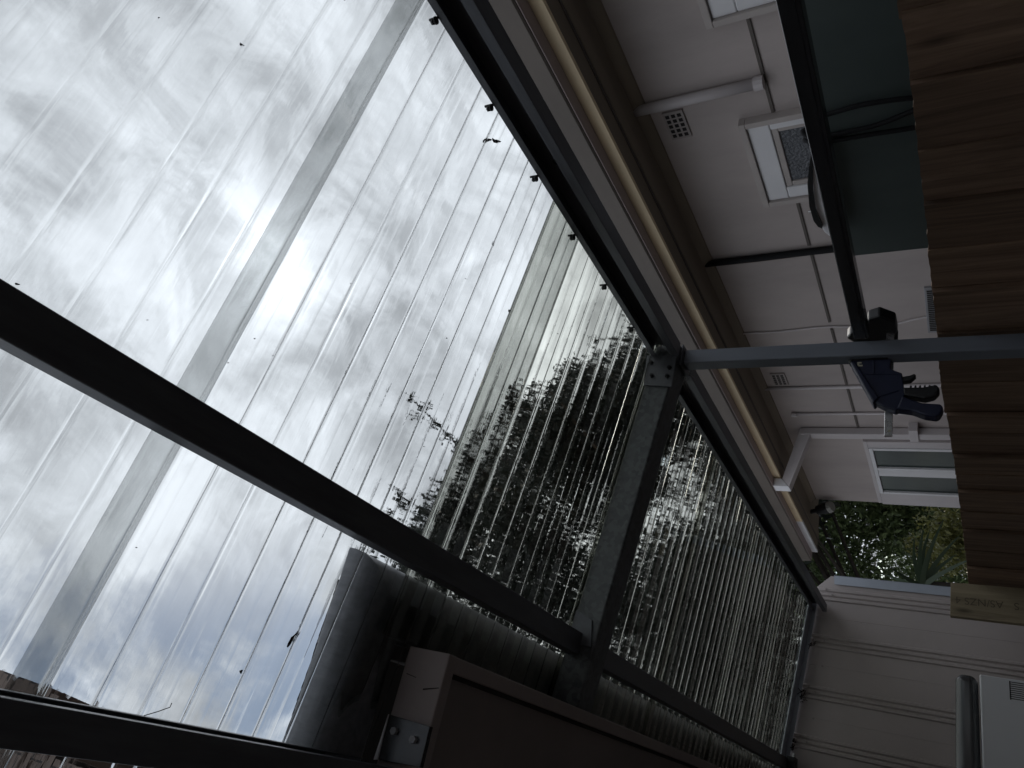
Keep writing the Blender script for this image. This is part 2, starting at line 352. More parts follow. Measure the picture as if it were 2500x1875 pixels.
def roof_sheet(y0, y1, lift, x0, x1, label):
    t = 0.0014; prof = rib_profile(y0, y1, 0.581)
    n = len(prof); mb = MB(); xs = [x0 + (x1 - x0) * i / 3 for i in range(4)]
    def off(i):
        a = Vector(prof[max(i - 1, 0)]); b = Vector(prof[min(i + 1, n - 1)]); d = (b - a).normalized()
        return (prof[i][0] - d.y * t, prof[i][1] + d.x * t)
    top = [off(i) for i in range(n)]
    for P_, mi in ((prof, 0), (top, 1)):
        vs = [(x, p[0], zs(x) + lift + p[1]) for x in xs for p in P_]
        fs = [(j * n + i, j * n + i + 1, (j + 1) * n + i + 1, (j + 1) * n + i) for j in range(3) for i in range(n - 1)]
        mb.add(vs, fs, mi)
    A = 4 * n
    for i in range(n - 1):
        mb.f.append((i, i + 1, A + i + 1, A + i)); mb.m.append(0)
        mb.f.append((3 * n + i, 3 * n + i + 1, A + 3 * n + i + 1, A + 3 * n + i)); mb.m.append(0)
    for j in range(3):
        for e in (0, n - 1):
            mb.f.append((j * n + e, (j + 1) * n + e, A + (j + 1) * n + e, A + j * n + e)); mb.m.append(0)
    o = mb.build('roof_sheet', [M['old_lo'], M['old_hi']] if y0 > 1.1 else [M['sheet_lo'], M['sheet_hi']], loc=((x0 + x1) / 2, y0, zs((x0 + x1) / 2)))
    return tag(o, label, 'roof sheet', 'clear corrugated roof sheets over the passage')
XE = 1.325
roof_sheet(-0.99, -0.135, 0.0005, -0.62, XE, 'clear corrugated roof sheet directly above and behind the camera, outside the picture top')
roof_sheet(-1.78, -0.925, 0.004, -0.62, XE, 'clear corrugated roof sheet well behind the camera beside the added rear wall')
roof_sheet(-0.20, 0.637, 0.004, -0.62, XE, 'clear corrugated roof sheet nearest the camera, in front of the narrow grey lap band')
roof_sheet(0.571, 1.398, 0.0005, -0.62, XE, 'clear corrugated roof sheet between the narrow and the wide grey lap bands')
roof_sheet(1.221, 2.04, 0.004, 0.141, XE, 'clear corrugated roof sheet between the wide grey lap band and the galvanised cross beam')
roof_sheet(1.985, 2.84, 0.0005, 0.141, XE, 'clear corrugated roof sheet just beyond the galvanised cross beam')
roof_sheet(2.78, 3.63, 0.004, 0.141, XE, 'clear corrugated roof sheet in the middle of the far bay, trees behind it')
roof_sheet(3.56, 4.41, 0.0005, 0.141, XE, 'clear corrugated roof sheet in the far bay, second from the metal end wall')
roof_sheet(4.34, 5.18, 0.004, 0.141, XE, 'clear corrugated roof sheet touching the metal end wall')
# ------------------------------------------------------------------ steel frame
def c_section(xl, xr, htop, hbot, lip, t, facing):
    """outline (x,z) of a C purlin; facing -1: open to -x, +1: open to +x"""
    if facing < 0: a, b = xl, xr
    else: a, b = xr, xl
    sgn = 1 if facing < 0 else -1
    return [(a, htop), (b, htop), (b, hbot), (a, hbot), (a, hbot + lip), (a + sgn * t, hbot + lip), (a + sgn * t, hbot + t), (b - sgn * t, hbot + t), (b - sgn * t, htop - t), (a + sgn * t, htop - t), (a + sgn * t, htop - lip * 0.7), (a, htop - lip * 0.7)]
def purlin_c(name, xl, xr, hb, lip, y0, y1, facing, label, screws=(), web_holes=()):
    zt = min(zs(xl), zs(xr)) - 0.001
    t = thing(name, label, 'purlin', ((xl + xr) / 2, (y0 + y1) / 2, H(hb)), 'steel purlins under the clear roof')
    mb = MB(); mb.prism(c_section(xl, xr, zt, H(hb), lip, 0.003, facing), 1, y0, y1)
    mb.build('channel', M['purlin'], t, bevel=0.0012)
    for y in screws:
        s = MB()
        s.tube([(xl + 0.002, y, zt - 0.004), (xl + 0.002, y, zt + 0.022)], 0.003, 8)
        s.tube([(xl - 0.006, y, zt + 0.0015), (xl - 0.006, y, zt + 0.005)], 0.008, 12)
        s.tube([(xl - 0.009, y, zt + 0.0075), (xl - 0.008, y, zt + 0.012)], 0.006, 6)
        s.build('screw', M['black'], t)
    for y, z in web_holes:
        s = MB(); s.tube([(xr - 0.0036, y, z), (xr - 0.0052, y, z)], 0.009, 14); s.build('bolt', M['black'], t)
    return t
A_SCR = [0.669 + 0.2277 * k for k in range(-10, 22)]
purlin_c('roof_purlin', 1.24, 1.288, 0.787, 0.026, -2.34, 1.985, -1, 'dark steel channel purlin along the roof edge between camera and post', [y for y in A_SCR if y < 1.95], [(1.13, H(0.84)), (1.78, H(0.84))])
purlin_c('roof_purlin', 1.24, 1.288, 0.787, 0.026, 2.115, 5.17, -1, 'dark steel channel purlin along the roof edge beyond the post', [y for y in A_SCR if 2.16 < y < 5.1])
purlin_c('roof_purlin', -0.134, -0.084, 0.925, 0.022, -2.34, 1.285, 1, 'dark steel channel purlin at the lower left ending at the bolted bracket', [])
def purlin_box(y0, y1, label, endplate=False):
    xl, xr = 0.273, 0.334
    t = thing('roof_purlin', label, 'purlin', ((xl + xr) / 2, (y0 + y1) / 2, H(0.94)), 'steel purlins under the clear roof')
    mb = MB(); mb.box(xl, xr, y0, y1, H(0.942), zs(xr) - 0.001); mb.build('tube', M['purlin'], t, bevel=0.003, segs=3)
    if endplate:
        e = MB(); e.box(xl - 0.012, xr + 0.012, y1 - 0.09, y1 + 0.02, H(0.90), H(0.9415)); e.build('end_bracket', M['black'], t, bevel=0.002)
        e = MB()
        for k in range(3): e.box(xr + 0.002 + 0.011 * k, xr + 0.009 + 0.011 * k, y1 - 0.075, y1 - 0.03, H(0.905), H(0.915))
        e.build('shim', M['chrome'], t)
    return t
purlin_box(-2.34, 1.997, 'dark square steel tube purlin crossing the sky between camera and cross beam')
purlin_box(2.105, 5.13, 'dark square steel tube purlin between cross beam and metal end wall', True)
# cross beam
cb = thing('cross_beam', 'galvanised steel cross beam running from the post to the house eave', 'beam', (0.7, 2.05, zs(0.7) - 0.09))
def sloped_box(mb, x0, x1, y0, y1, top, dep):
    vs = [(x, y, zs(x) - top - q) for q in (dep, 0) for y in (y0, y1) for x in (x0, x1)]
    mb.add(vs, [(0, 2, 3, 1), (4, 5, 7, 6), (0, 1, 5, 4), (2, 6, 7, 3), (0, 4, 6, 2), (1, 3, 7, 5)])
mb = MB(); sloped_box(mb, 0.138, 1.292, 2.0, 2.1, 0.002, 0.086); mb.build('beam_tube', M['beam'], cb, bevel=0.006, segs=3)
mb = MB(); mb.prism([(1.138, H(0.893)), (1.252, H(0.901)), (1.246, H(0.797)), (1.130, H(0.797))], 1, 1.991, 1.9985)
pl = mb.build('bracket_plate', M['purlin'], cb, bevel=0.001)
for x, z in ((1.221, 2.529), (1.171, 2.519), (1.167, 2.466), (1.199, 2.464)):
    s = MB(); s.tube([(x, 1.992, z), (x, 1.984, z)], 0.0075, 6); s.tube([(x, 1.984, z), (x, 1.979, z)], 0.004, 8); s.build('bolt', M['black'], pl)
mb = MB(); mb.prism([(0.30, zs(0.3) - 0.004), (0.395, zs(0.395) - 0.004), (0.372, zs(0.37) - 0.06), (0.30, zs(0.3) - 0.08)], 1, 1.994, 1.9985); mb.build('weld_plate', M['purlin'], cb)
# post
po = thing('roof_post', 'slim square blue grey steel post holding up the roof edge', 'post', (1.265, 2.055, 0))
mb = MB(); mb.box(1.24, 1.29, 2.03, 2.08, 0, H(0.786)); mb.build('tube', M['post'], po, bevel=0.004, segs=3)
mb = MB(); mb.box(1.225, 1.30, 2.012, 2.098, H(0.7865), H(0.793)); mb.build('cap_plate', M['purlin'], po, bevel=0.001)
mb = MB(); mb.box(1.19, 1.34, 1.98, 2.13, 0.0, 0.008); mb.build('base_plate', M['purlin'], po)
# cobwebs at the joint
wb = MB()
for i in range(26):
    a = Vector((1.235 + rnd.uniform(-0.02, 0.02), 2.06 + rnd.uniform(0, 0.06), H(0.80) + rnd.uniform(-0.01, 0.02)))
    b = Vector((1.25 + rnd.uniform(-0.03, 0.06), 2.14 + rnd.uniform(0, 0.10), H(0.80) + rnd.uniform(-0.01, 0.08)))
    mid = (a + b) / 2 - Vector((rnd.uniform(0, 0.01), rnd.uniform(0, 0.01), rnd.uniform(0.0, 0.02)))
    wb.tube([a, mid, b], 0.00055 if i % 3 else 0.0009, 4)
tag(wb.build('cobweb', M['web']), 'dusty grey cobweb strung where post, cross beam and purlin meet', 'cobweb')
# ------------------------------------------------------------------ rail and clamp
ra = thing('rail', 'dark steel rail clamped to the post, running towards the camera above the fence', 'rail', (1.32, 0.8, H(0.233)))
mb = MB(); mb.box(1.30, 1.342, -0.9, 2.035, H(0.2335), H(0.2745)); mb.build('tube', M['rail'], ra, bevel=0.003, segs=3)
mb = MB(); mb.box(1.2985, 1.3015, -0.9, 2.034, H(0.2430), H(0.2445)); mb.build('seam', M['black'], ra)
cl = thing('bar_clamp', 'blue and black one-handed bar clamp gripping the rail against the post', 'clamp', (1.15, 2.03, 1.72))
k = 1.034
def cpoly(p): return [(min(x * k, 1.2392), EYE + (z - EYE) * k) for x, z in p]
def cpart(name, p, y0, y1, mt, parent=cl, bevel=0.004):
    mb = MB(); mb.prism(cpoly(p), 1, y0, y1); return mb.build(name, mt, parent, bevel=bevel, segs=2)
cpart('jaw_body', [(1.221, 1.917), (1.194, 1.922), (1.172, 1.908), (1.062, 1.858), (1.047, 1.836), (1.035, 1.807), (1.044, 1.795), (1.086, 1.786), (1.151, 1.793), (1.165, 1.821), (1.194, 1.821), (1.219, 1.822)], 2.052, 2.084, M['blue'])
cpart('spine', [(1.189, 1.925), (1.191, 1.912), (1.072, 1.848), (1.055, 1.862)], 2.045, 2.092, M['blue'])
cpart('jaw_pad', [(1.2225, 1.922), (1.200, 1.931), (1.194, 1.922), (1.202, 1.83), (1.2225, 1.826)], 2.047, 2.090, M['black'])
cpart('trigger', [(1.142, 1.797), (1.146, 1.775), (1.152, 1.763), (1.145, 1.759), (1.13, 1.772), (1.125, 1.797)], 2.058, 2.078, M['black'], bevel=0.003)
cpart('handle', [(1.107, 1.792), (1.106, 1.742), (1.110, 1.728), (1.114, 1.711), (1.103, 1.705), (1.093, 1.704), (1.077, 1.716), (1.070, 1.739), (1.083, 1.792)], 2.052, 2.084, M['black'], bevel=0.006)
cpart('handle', [(1.080, 1.792), (1.067, 1.770), (1.057, 1.744), (1.053, 1.703), (1.046, 1.697), (1.038, 1.697), (1.022, 1.704), (1.015, 1.712), (1.020, 1.739), (1.034, 1.769), (1.040, 1.805)], 2.050, 2.086, M['blue'], bevel=0.006)
mb = MB(); mb.box(1.006, 1.42, 2.0835, 2.090, H(0.1725), H(0.193)); bar = mb.build('bar', M['chrome'], cl, bevel=0.001)
mb = MB(); mb.tube([(1.022, 2.0836, H(0.180)), (1.022, 2.0818, H(0.180))], 0.0035, 10); mb.build('rivet', M['tag'], bar)
mb = MB()
for q in ([(1.176, 1.906), (1.190, 1.906), (1.190, 1.901), (1.176, 1.901)], [(1.176, 1.901), (1.1805, 1.901), (1.1805, 1.892), (1.176, 1.892)], [(1.1855, 1.901), (1.190, 1.901), (1.190, 1.895), (1.1855, 1.895)]):
    mb.prism(cpoly(q), 1, 2.0508, 2.0516)
mb.build('brand_tag', M['tag'], cl)
for p in ([(1.150, 1.893), (1.1535, 1.8935), (1.1475, 1.80), (1.144, 1.80)], [(1.153, 1.865), (1.192, 1.866), (1.192, 1.863), (1.153, 1.862)], [(1.075, 1.852), (1.0785, 1.8515), (1.098, 1.80), (1.0945, 1.80)]):
    cpart('moulded_ridge', p, 2.0495, 2.0525, M['blue'], bevel=0.0008)
for z in (1.775, 1.764, 1.753, 1.742, 1.731, 1.720):
    cpart('grip_ridge', [(1.104, z), (1.1105, z - 0.002), (1.1105, z - 0.006), (1.104, z - 0.005)], 2.051, 2.085, M['black'], bevel=0.001)
# fixed head behind the rail
mb = MB(); mb.prism([(2.008, 1.885), (1.993, 1.853), (2.029, 1.814), (2.085, 1.813), (2.111, 1.823), (2.118, 1.814), (2.143, 1.816), (2.143, 1.93), (2.103, 1.955), (2.079, 1.942), (2.06, 1.90)], 0, 1.348, 1.385)
mb.build('fixed_head', M['black'], cl, bevel=0.006)
# ------------------------------------------------------------------ paling fence
XF = 1.345
fe = thing('paling_fence', 'dark brown timber paling fence with uneven rough-sawn top', 'fence', (XF, 1.5, 0))
edges = [0.30, 0.42, 0.535, 0.64, 0.747, 0.871, 1.011, 1.138, 1.270, 1.399, 1.556, 1.662, 1.777, 1.935, 2.047, 2.188, 2.316, 2.442, 2.612, 2.782, 2.993, 3.19, 3.41]
tops = {0.30: .066, 0.747: .0600, 0.871: .0565, 1.011: .0535, 1.138: .0510, 1.270: .0520, 1.399: .0495, 1.556: .0480, 1.777: .0440, 1.935: .0400, 2.047: .0350, 2.188: .0310, 2.316: .0270, 2.442: .0220, 2.612: .0180, 2.782: .0130, 2.993: .0100, 3.41: .0015}
tk = sorted(tops); 
def ftop(r): return float(np.interp(r, tk, [tops[q] for q in tk])) * XF
for i in range(len(edges) - 1):
    y0, y1 = edges[i] * XF, edges[i + 1] * XF
    over = 0.012
    front = i % 2
    xa = XF - (0.006 if front else 0.0) + rnd.uniform(-0.0015, 0.0015)
    tilt = 0.012
    n = 10; top = []
    base = H(ftop((edges[i] + edges[i + 1]) / 2)) + rnd.uniform(-0.003, 0.003)
    sl_ = (ftop(edges[i + 1]) - ftop(edges[i])) * 0.75
    for q in range(n + 1):
        u = q / n
        top.append((y0 - over * (1 - u) * 0.5 + (y1 - y0 + over) * u, base + sl_ * (u - 0.5) + rnd.uniform(-0.0016, 0.0016)))
    poly = [(top[0][0], 0.02), (top[-1][0], 0.02)] + top[::-1]
    mb = MB()
    mb.prism(poly, 0, xa, xa + 0.014)
    # boards lean a little so one edge laps over its neighbour
    a0, a1 = top[0][0], top[-1][0]
    mb.v = [(x + tilt * ((y - a0) / (a1 - a0) - 0.5), y, z) for x, y, z in mb.v]
    mb.build('paling', M['fence'], fe, loc=(XF, (y0 + y1) / 2, 0.02))
for z in (0.35, 1.0, 1.5):
    mb = MB(); mb.box(XF + 0.028, XF + 0.066, 0.3, 3.41 * XF, z, z + 0.07); mb.build('fence_rail', M['fence'], fe)
# treated pine plank with stamp
pk = thing('timber_plank', 'pale treated pine plank with stamped standard number beside the fence end', 'timber plank', (1.23, 4.52, 0))
mb = MB(); mb.prism([(1.147, 0.0), (1.352, 0.0), (1.3165, 1.7345), (1.1405, 1.7395)], 1, 4.5, 4.545)
mb.v = [(x, y, z) for x, y, z in mb.v]; mb.build('board', M['plank'], pk, bevel=0.002)
fc = bpy.data.curves.new('stamp_text', 'FONT'); fc.body = "S   AS/NZS 4"; fc.size = 0.052; fc.extrude = 0.0002; fc.space_character = 1.0
fo = bpy.data.objects.new('stamp_text', fc); COL.objects.link(fo); fc.materials.append(M['stamp'])
fo.parent = pk
fo.matrix_local = Matrix(((0, -1, 0, 1.243 - 1.23), (0, 0, -1, 4.4993 - 4.52), (1, 0, 0, 1.437), (0, 0, 0, 1)))
# ------------------------------------------------------------------ neighbour's house
XW, XFA, XG = 2.80, 2.44, 2.35
HS = H(1.294)
nh = thing('neighbour_house', 'neighbour house with pink grey rendered panels, cream fascia and dark eave', 'house', (4.4, 3.0, 0))
mb = MB(); mb.box(XW, 7.0, -3.0, 7.215, 0, HS + 0.01); mb.build('wall', M['wall'], nh)
HB = H(0.7055)
def batten(y0, y1):
    mb = MB(); mb.box(XW - 0.008, XW + 0.002, y0, y1, HB - 0.007, HB + 0.007); mb.build('cover_batten', M['batten'], nh)
batten(1.906, 2.43); batten(3.003, 3.395); batten(3.475, 4.16); batten(4.24, 4.965); batten(5.005, 5.38); batten(5.415, 5.64)
mb = MB(); mb.box(XFA + 0.02, XW + 0.01, -3.0, 7.72, HS, HS + 0.012); sof = mb.build('soffit', M['soffit'], nh)
mb = MB(); mb.box(XFA + 0.115, XFA + 0.127, -3.0, 7.7, HS - 0.006, HS + 0.004); mb.build('soffit_strip', M['batten'], sof)
mb = MB(); mb.box(XFA + 0.127, XFA + 0.20, -3.0, 7.7, HS - 0.010, HS + 0.004); mb.build('soffit_strip', M['soffit'], sof, bevel=0.002)
mb = MB(); mb.prism([(XW - 0.045, HS), (XW + 0.002, HS), (XW + 0.002, HS - 0.05), (XW - 0.012, HS - 0.045)], 1, -3.0, 7.2); mb.build('cornice', M['soffit'], nh)
mb = MB(); mb.box(XFA, XFA + 0.022, -3.0, 6.875, HS - 0.002, HS + 0.078); mb.build('fascia', M['cream'], nh, bevel=0.002)
mb = MB(); mb.box(XFA - 0.004, XFA + 0.020, 6.872, 7.74, HS - 0.004, HS + 0.076); tag(mb.build('fascia', M['white'], nh, bevel=0.002), 'clean white replacement fascia end')
gp = [(XG, HS + 0.175), (XG - 0.012, HS + 0.17), (XG - 0.008, HS + 0.15), (XG, HS + 0.062), (XG + 0.008, HS + 0.055), (XFA - 0.004, HS + 0.055), (XFA - 0.004, HS + 0.0585), (XG + 0.012, HS + 0.0585), (XG + 0.004, HS + 0.066), (XG + 0.004, HS + 0.17)]
mb = MB(); mb.prism(gp, 1, -3.0, 7.76); gut = mb.build('gutter', M['ngutter'], nh)
mb = MB(); mb.box(XG + 0.012, XFA - 0.006, -3.0, 7.755, HS + 0.050, HS + 0.0545); mb.build('gutter_sole', M['gutpink'], gut)
mb = MB(); mb.prism([(XG + 0.01, HS + 0.19), (XW + 2.2, HS + 1.0), (XW + 2.2, HS + 1.05), (XG + 0.01, HS + 0.235)], 1, -3.0, 7.76); mb.build('roof', M['tile'], nh)
mb = MB(); mb.prism([(XFA + 0.02, HS + 0.014), (XW + 2.2, HS + 0.014), (XW + 2.2, HS + 0.95), (XFA + 0.02, HS + 0.16)], 1, 7.68, 7.715); mb.build('gable_board', M['soffit'], nh)
# windows
def small_window(y0, y1, htop, hbot, label):
    w = MB(); x = XW
    fr = MB()
    for a, b, c, d, e in ((y0, y1, htop - 0.03, htop, 0.045), (y0, y0 + 0.03, hbot, htop - 0.0305, 0.045), (y1 - 0.03, y1, hbot, htop - 0.0305, 0.045)):
        fr.box(x - e, x + 0.001, a, b, H(c), H(d))
    win = fr.build('window', M['trimdirty'], nh, bevel=0.003); win['label'] = label
    a0, a1, b1 = y0 + 0.031, y1 - 0.031, htop - 0.031
    s = MB()
    s.box(x - 0.03, x - 0.001, a0, a1, H(b1 - 0.10), H(b1)); s.box(x - 0.03, x - 0.001, a0, a0 + 0.045, H(hbot), H(b1 - 0.1005)); s.box(x - 0.03, x - 0.001, a1 - 0.075, a1, H(hbot), H(b1 - 0.1005)); s.box(x - 0.03, x - 0.001, a0 + 0.0455, a1 - 0.0755, H(hbot), H(hbot + 0.06))
    s.build('frame', M['trim'], win, bevel=0.006)
    q0, q1, q2 = a0 + 0.0455, a1 - 0.0755, b1 - 0.1005
    s = MB()
    s.box(x - 0.022, x - 0.001, q0, q1, H(q2 - 0.03), H(q2)); s.box(x - 0.022, x - 0.001, q0, q0 + 0.024, H(hbot + 0.061), H(q2 - 0.0305)); s.box(x - 0.022, x - 0.001, q1 - 0.03, q1, H(hbot + 0.061), H(q2 - 0.0305))
    s.build('sash', M['trimdirty'], win, bevel=0.004)
    s = MB(); s.box(x - 0.012, x - 0.002, q0 + 0.02, q1 - 0.02, H(hbot + 0.06), H(q2 - 0.02)); s.build('pane', M['glassobs'], win)
small_window(2.435, 3.005, 0.862, 0.16, 'small white window with dark obscured glass')
small_window(1.33, 1.907, 0.862, 0.16, 'small white window cut off by the picture edge')
# two-pane sliding window
y0, y1 = 5.862, 7.198
fr = MB(); ht = 0.696; hb = -0.35
fr.box(XW - 0.022, XW + 0.001, y0, 7.17, H(ht - 0.030), H(ht)); fr.box(XW - 0.022, XW + 0.001, y0, y0 + 0.11, H(hb), H(ht - 0.0305)); fr.box(XW - 0.022, XW + 0.001, 6.925, 7.198, H(hb), H(ht - 0.0305))
win = fr.build('window', M['pipe'], nh, bevel=0.003); win['label'] = 'two-pane sliding window near the house corner'
s = MB(); s.box(XW - 0.03, XW + 0.0005, 5.975, 6.92, H(ht - 0.062), H(ht - 0.032)); s.box(XW - 0.03, XW + 0.0005, 5.975, 6.01, H(hb), H(ht - 0.0625)); s.box(XW - 0.03, XW + 0.0005, 6.36, 6.40, H(hb), H(ht - 0.0625)); s.box(XW - 0.026, XW + 0.0005, 6.41, 6.53, H(hb), H(ht - 0.0625)); s.box(XW - 0.03, XW + 0.0005, 6.885, 6.92, H(hb), H(ht - 0.0625))
s.build('frame', M['trim'], win, bevel=0.003)
for a, b in ((6.005, 6.365), (6.525, 6.89)):
    s = MB(); s.box(XW - 0.012, XW + 0.0005, a, b, H(hb), H(ht - 0.055)); s.build('pane', M['glassdark'], win)
# vents
def grid_vent(y0, y1, h0, h1, label):
    v = MB(); v.box(XW - 0.012, XW + 0.001, y0, y1, H(h0), H(h1)); o = v.build('vent', M['vent'], nh, bevel=0.003); o['label'] = label
    q = MB(); ny, nz = 5, 3; dy = (y1 - y0 - 0.02) / ny; dz = (h1 - h0 - 0.014) / nz
    for i in range(ny):
        for j in range(nz):
            q.box(XW - 0.0135, XW - 0.0115, y0 + 0.01 + dy * (i + 0.18), y0 + 0.01 + dy * (i + 0.82), H(h0 + 0.007 + dz * (j + 0.18)), H(h0 + 0.007 + dz * (j + 0.82)))
    q.build('vent_holes', M['hole'], o)
grid_vent(2.30, 2.47, 1.09, 1.19, 'pierced wall vent beside the short pipe')
grid_vent(4.775, 4.94, 1.09, 1.19, 'pierced wall vent above the clamp')
v = MB(); v.box(XW - 0.014, XW + 0.001, 3.87, 4.335, H(-0.1), H(0.176)); o = v.build('vent', M['ventgrey'], nh, bevel=0.004); o['label'] = 'grey louvred vent just above the fence'
q = MB()
for i in range(22): q.box(XW - 0.0155, XW - 0.0135, 3.895 + i * 0.0192, 3.895 + i * 0.0192 + 0.0125, H(-0.08), H(0.163))
q.build('louvre_slots', M['hole'], o)
# pipes and conduits on the wall
def wall_tube(name, pts, r, mt, label=None):
    t = MB(); t.tube(pts, r, 12); o = t.build(name, mt, nh, smooth=True)
    if label: o['label'] = label
    return o
p1 = wall_tube('drain_pipe', [(XW - 0.028, 2.237, HS), (XW - 0.028, 2.237, H(0.715))], 0.0255, M['pipe'], 'short painted pipe from eave to batten')
t = MB(); t.tube([(XW - 0.028, 2.237, H(0.745)), (XW - 0.028, 2.237, H(0.705))], 0.031, 12); t.build('pipe_collar', M['pipe'], p1)
wall_tube('conduit_bundle', [(XW - 0.022, 3.435, HS), (XW - 0.024, 3.432, H(1.0)), (XW - 0.022, 3.43, H(0.8)), (XW - 0.022, 3.425, H(0.3)), (XW - 0.022, 3.42, 0.3)], 0.020, M['rubber'], 'black cable bundle down the wall')
wall_tube('cable', [(XW - 0.012, 3.466, H(1.22)), (XW - 0.014, 3.464, H(1.0)), (XW - 0.012, 3.458, H(0.7)), (XW - 0.012, 3.455, 0.3)], 0.009, M['redwire'])
wv = [(XW - 0.007, 4.225 + 0.02 * math.sin(i * 0.9) * math.exp(-((i - 8) / 6) ** 2) - (0.05 if 9 < i < 14 else 0) * math.sin((i - 9) / 5 * math.pi), H(1.29 - i * 0.1)) for i in range(18)]
wall_tube('cable', wv, 0.0065, M['pipe'])
wall_tube('conduit', [(XW - 0.012, 4.985, HS), (XW - 0.012, 4.985, 0.2)], 0.0125, M['pipe'])
wall_tube('conduit', [(XW - 0.012, 5.395, H(1.13)), (XW - 0.012, 5.392, 0.2)], 0.0105, M['pipe'])
t = MB(); t.tube([(XW - 0.02, 5.395, H(1.15)), (XW - 0.02, 5.395, H(1.11))], 0.018, 8); t.build('conduit_cap', M['pipe'], nh)
# rectangular downpipe with offset
dpz = MB()
dpz.box(XW - 0.062, XW - 0.004, 5.645, 5.735, 0.1, H(1.125))
dp = dpz.build('downpipe', M['pipe'], nh, bevel=0.006)
q = MB()
a = [(XG + 0.02, HS + 0.052), (XFA - 0.006, HS + 0.052), (XFA - 0.006, HS - 0.02), (XG + 0.02, HS - 0.05)]
q.prism([(XG + 0.01, HS + 0.048), (XFA - 0.01, HS + 0.048), (XFA - 0.01, HS - 0.015), (XG + 0.01, HS - 0.075)], 1, 5.84, 5.945); q.build('elbow', M['white'], dp, bevel=0.004)
q = MB()
q.add([(XG + 0.012, 5.842, HS - 0.076), (XFA - 0.012, 5.842, HS - 0.016), (XFA - 0.012, 5.943, HS - 0.016), (XG + 0.012, 5.943, HS - 0.076),
       (XW - 0.062, 5.645, H(1.05)), (XW - 0.004, 5.645, H(1.126)), (XW - 0.004, 5.735, H(1.126)), (XW - 0.062, 5.735, H(1.05))],
      [(0, 1, 5, 4), (1, 2, 6, 5), (2, 3, 7, 6), (3, 0, 4, 7), (0, 3, 2, 1), (4, 5, 6, 7)])
q.build('offset', M['pipe'], dp, bevel=0.004)
q = MB(); q.box(XW - 0.072, XW + 0.001, 5.56, 5.75, H(0.295), H(0.355)); q.build('strap', M['pipe'], dp, bevel=0.003)
# floodlight under the far eave
t = MB(); t.tube([(XFA + 0.24, 7.25, HS), (XFA + 0.25, 7.22, H(1.22))], 0.022, 10); fl = t.build('floodlight', M['black'], nh)
t = MB(); t.tube([(XFA + 0.25, 7.22, H(1.225)), (XFA + 0.26, 7.16, H(1.12))], 0.045, 12, r2=0.06); t.build('lamp_body', M['black'], fl)
t = MB(); t.tube([(XFA + 0.261, 7.157, H(1.118)), (XFA + 0.265, 7.14, H(1.085))], 0.058, 12, r2=0.045); t.build('lens', M['lens'], fl)
# dark green sheet behind the fence with cables over it
gs = thing('green_sheet', 'dark green sheet standing between the fence and the house wall', 'sheet', (1.86, 1.3, 0))
mb = MB(); mb.box(1.85, 1.862, -0.4, 2.335, 0.0, H(0.352)); mb.build('panel', M['green'], gs, bevel=0.002)
mb = MB(); mb.box(1.8625, 1.90, 2.2, 2.24, 0.0, H(0.33)); mb.build('prop', M['fence'], gs)
mb = MB(); mb.box(1.8625, 1.90, 0.3, 0.34, 0.0, H(0.33)); mb.build('prop', M['fence'], gs)
def cable(pts, label):
    P_ = [Vector(p) for p in pts]; out = []
    for i in range(len(P_) - 1):
        a, b, c, d = P_[max(i - 1, 0)], P_[i], P_[i + 1], P_[min(i + 2, len(P_) - 1)]
        for q in range(8):
            u = q / 8
            out.append(0.5 * ((2 * b) + (c - a) * u + (2 * a - 5 * b + 4 * c - d) * u * u + (3 * b - a - 3 * c + d) * u ** 3))
    out.append(P_[-1])
    t = MB(); t.tube(out, 0.0075, 8)
    tag(t.build('cable', M['rubber'], smooth=True), label, 'cable', 'black cables hanging over the green sheet')
xc = 1.838
cable([(1.875, 1.66, H(0.30)), (1.86, 1.655, H(0.362)), (xc, 1.648, H(0.335)), (xc, 1.645, H(0.30)), (xc, 1.638, H(0.22)), (xc, 1.648, H(0.11)), (xc, 1.67, H(0.02)), (xc, 1.70, H(-0.2))], 'black cable hanging down the green sheet, nearest the camera of three')
cable([(1.875, 1.72, H(0.31)), (1.86, 1.712, H(0.398)), (xc, 1.728, H(0.37)), (xc, 1.730, H(0.31)), (xc, 1.724, H(0.20)), (xc, 1.698, H(0.11)), (xc, 1.66, H(0.0)), (xc, 1.64, H(-0.2))], 'black cable hanging down the green sheet, the curved middle one of three')
cable([(1.875, 1.748, H(0.31)), (1.86, 1.745, H(0.398)), (xc, 1.752, H(0.36)), (xc, 1.754, H(0.31)), (xc, 1.756, H(0.21)), (xc, 1.76, H(0.11)), (xc, 1.765, H(-0.2))], 'black cable hanging down the green sheet, farthest from the camera of three')
# shallow white cover with black rim behind the rail
wc = thing('plastic_cover', 'shallow white plastic cover with black rim and knob showing above the rail', 'cover', (1.88, 2.02, H(0.353)))
mb = MB(); mb.prism([(y, H(h)) for y, h in ((1.72, .353), (1.79, .384), (1.85, .393), (1.95, .402), (2.03, .404), (2.09, .401), (2.125, .395), (2.148, .383), (2.158, .353))], 0, 1.80, 1.95); mb.build('shell', M['white'], wc, bevel=0.003)
mb = MB(); mb.prism([(y, H(h)) for y, h in ((1.70, .366), (1.79, .390), (1.87, .408), (1.975, .419), (2.05, .417), (2.082, .408), (2.094, .396), (2.080, .393), (2.0, .402), (1.90, .396), (1.80, .3795), (1.72, .357))], 0, 1.790, 1.799); mb.build('rim', M['black'], wc)
mb = MB(); mb.tube([(1.795, 2.007, H(0.415)), (1.795, 2.007, H(0.427))], 0.004, 10); mb.build('knob', M['chrome'], wc)
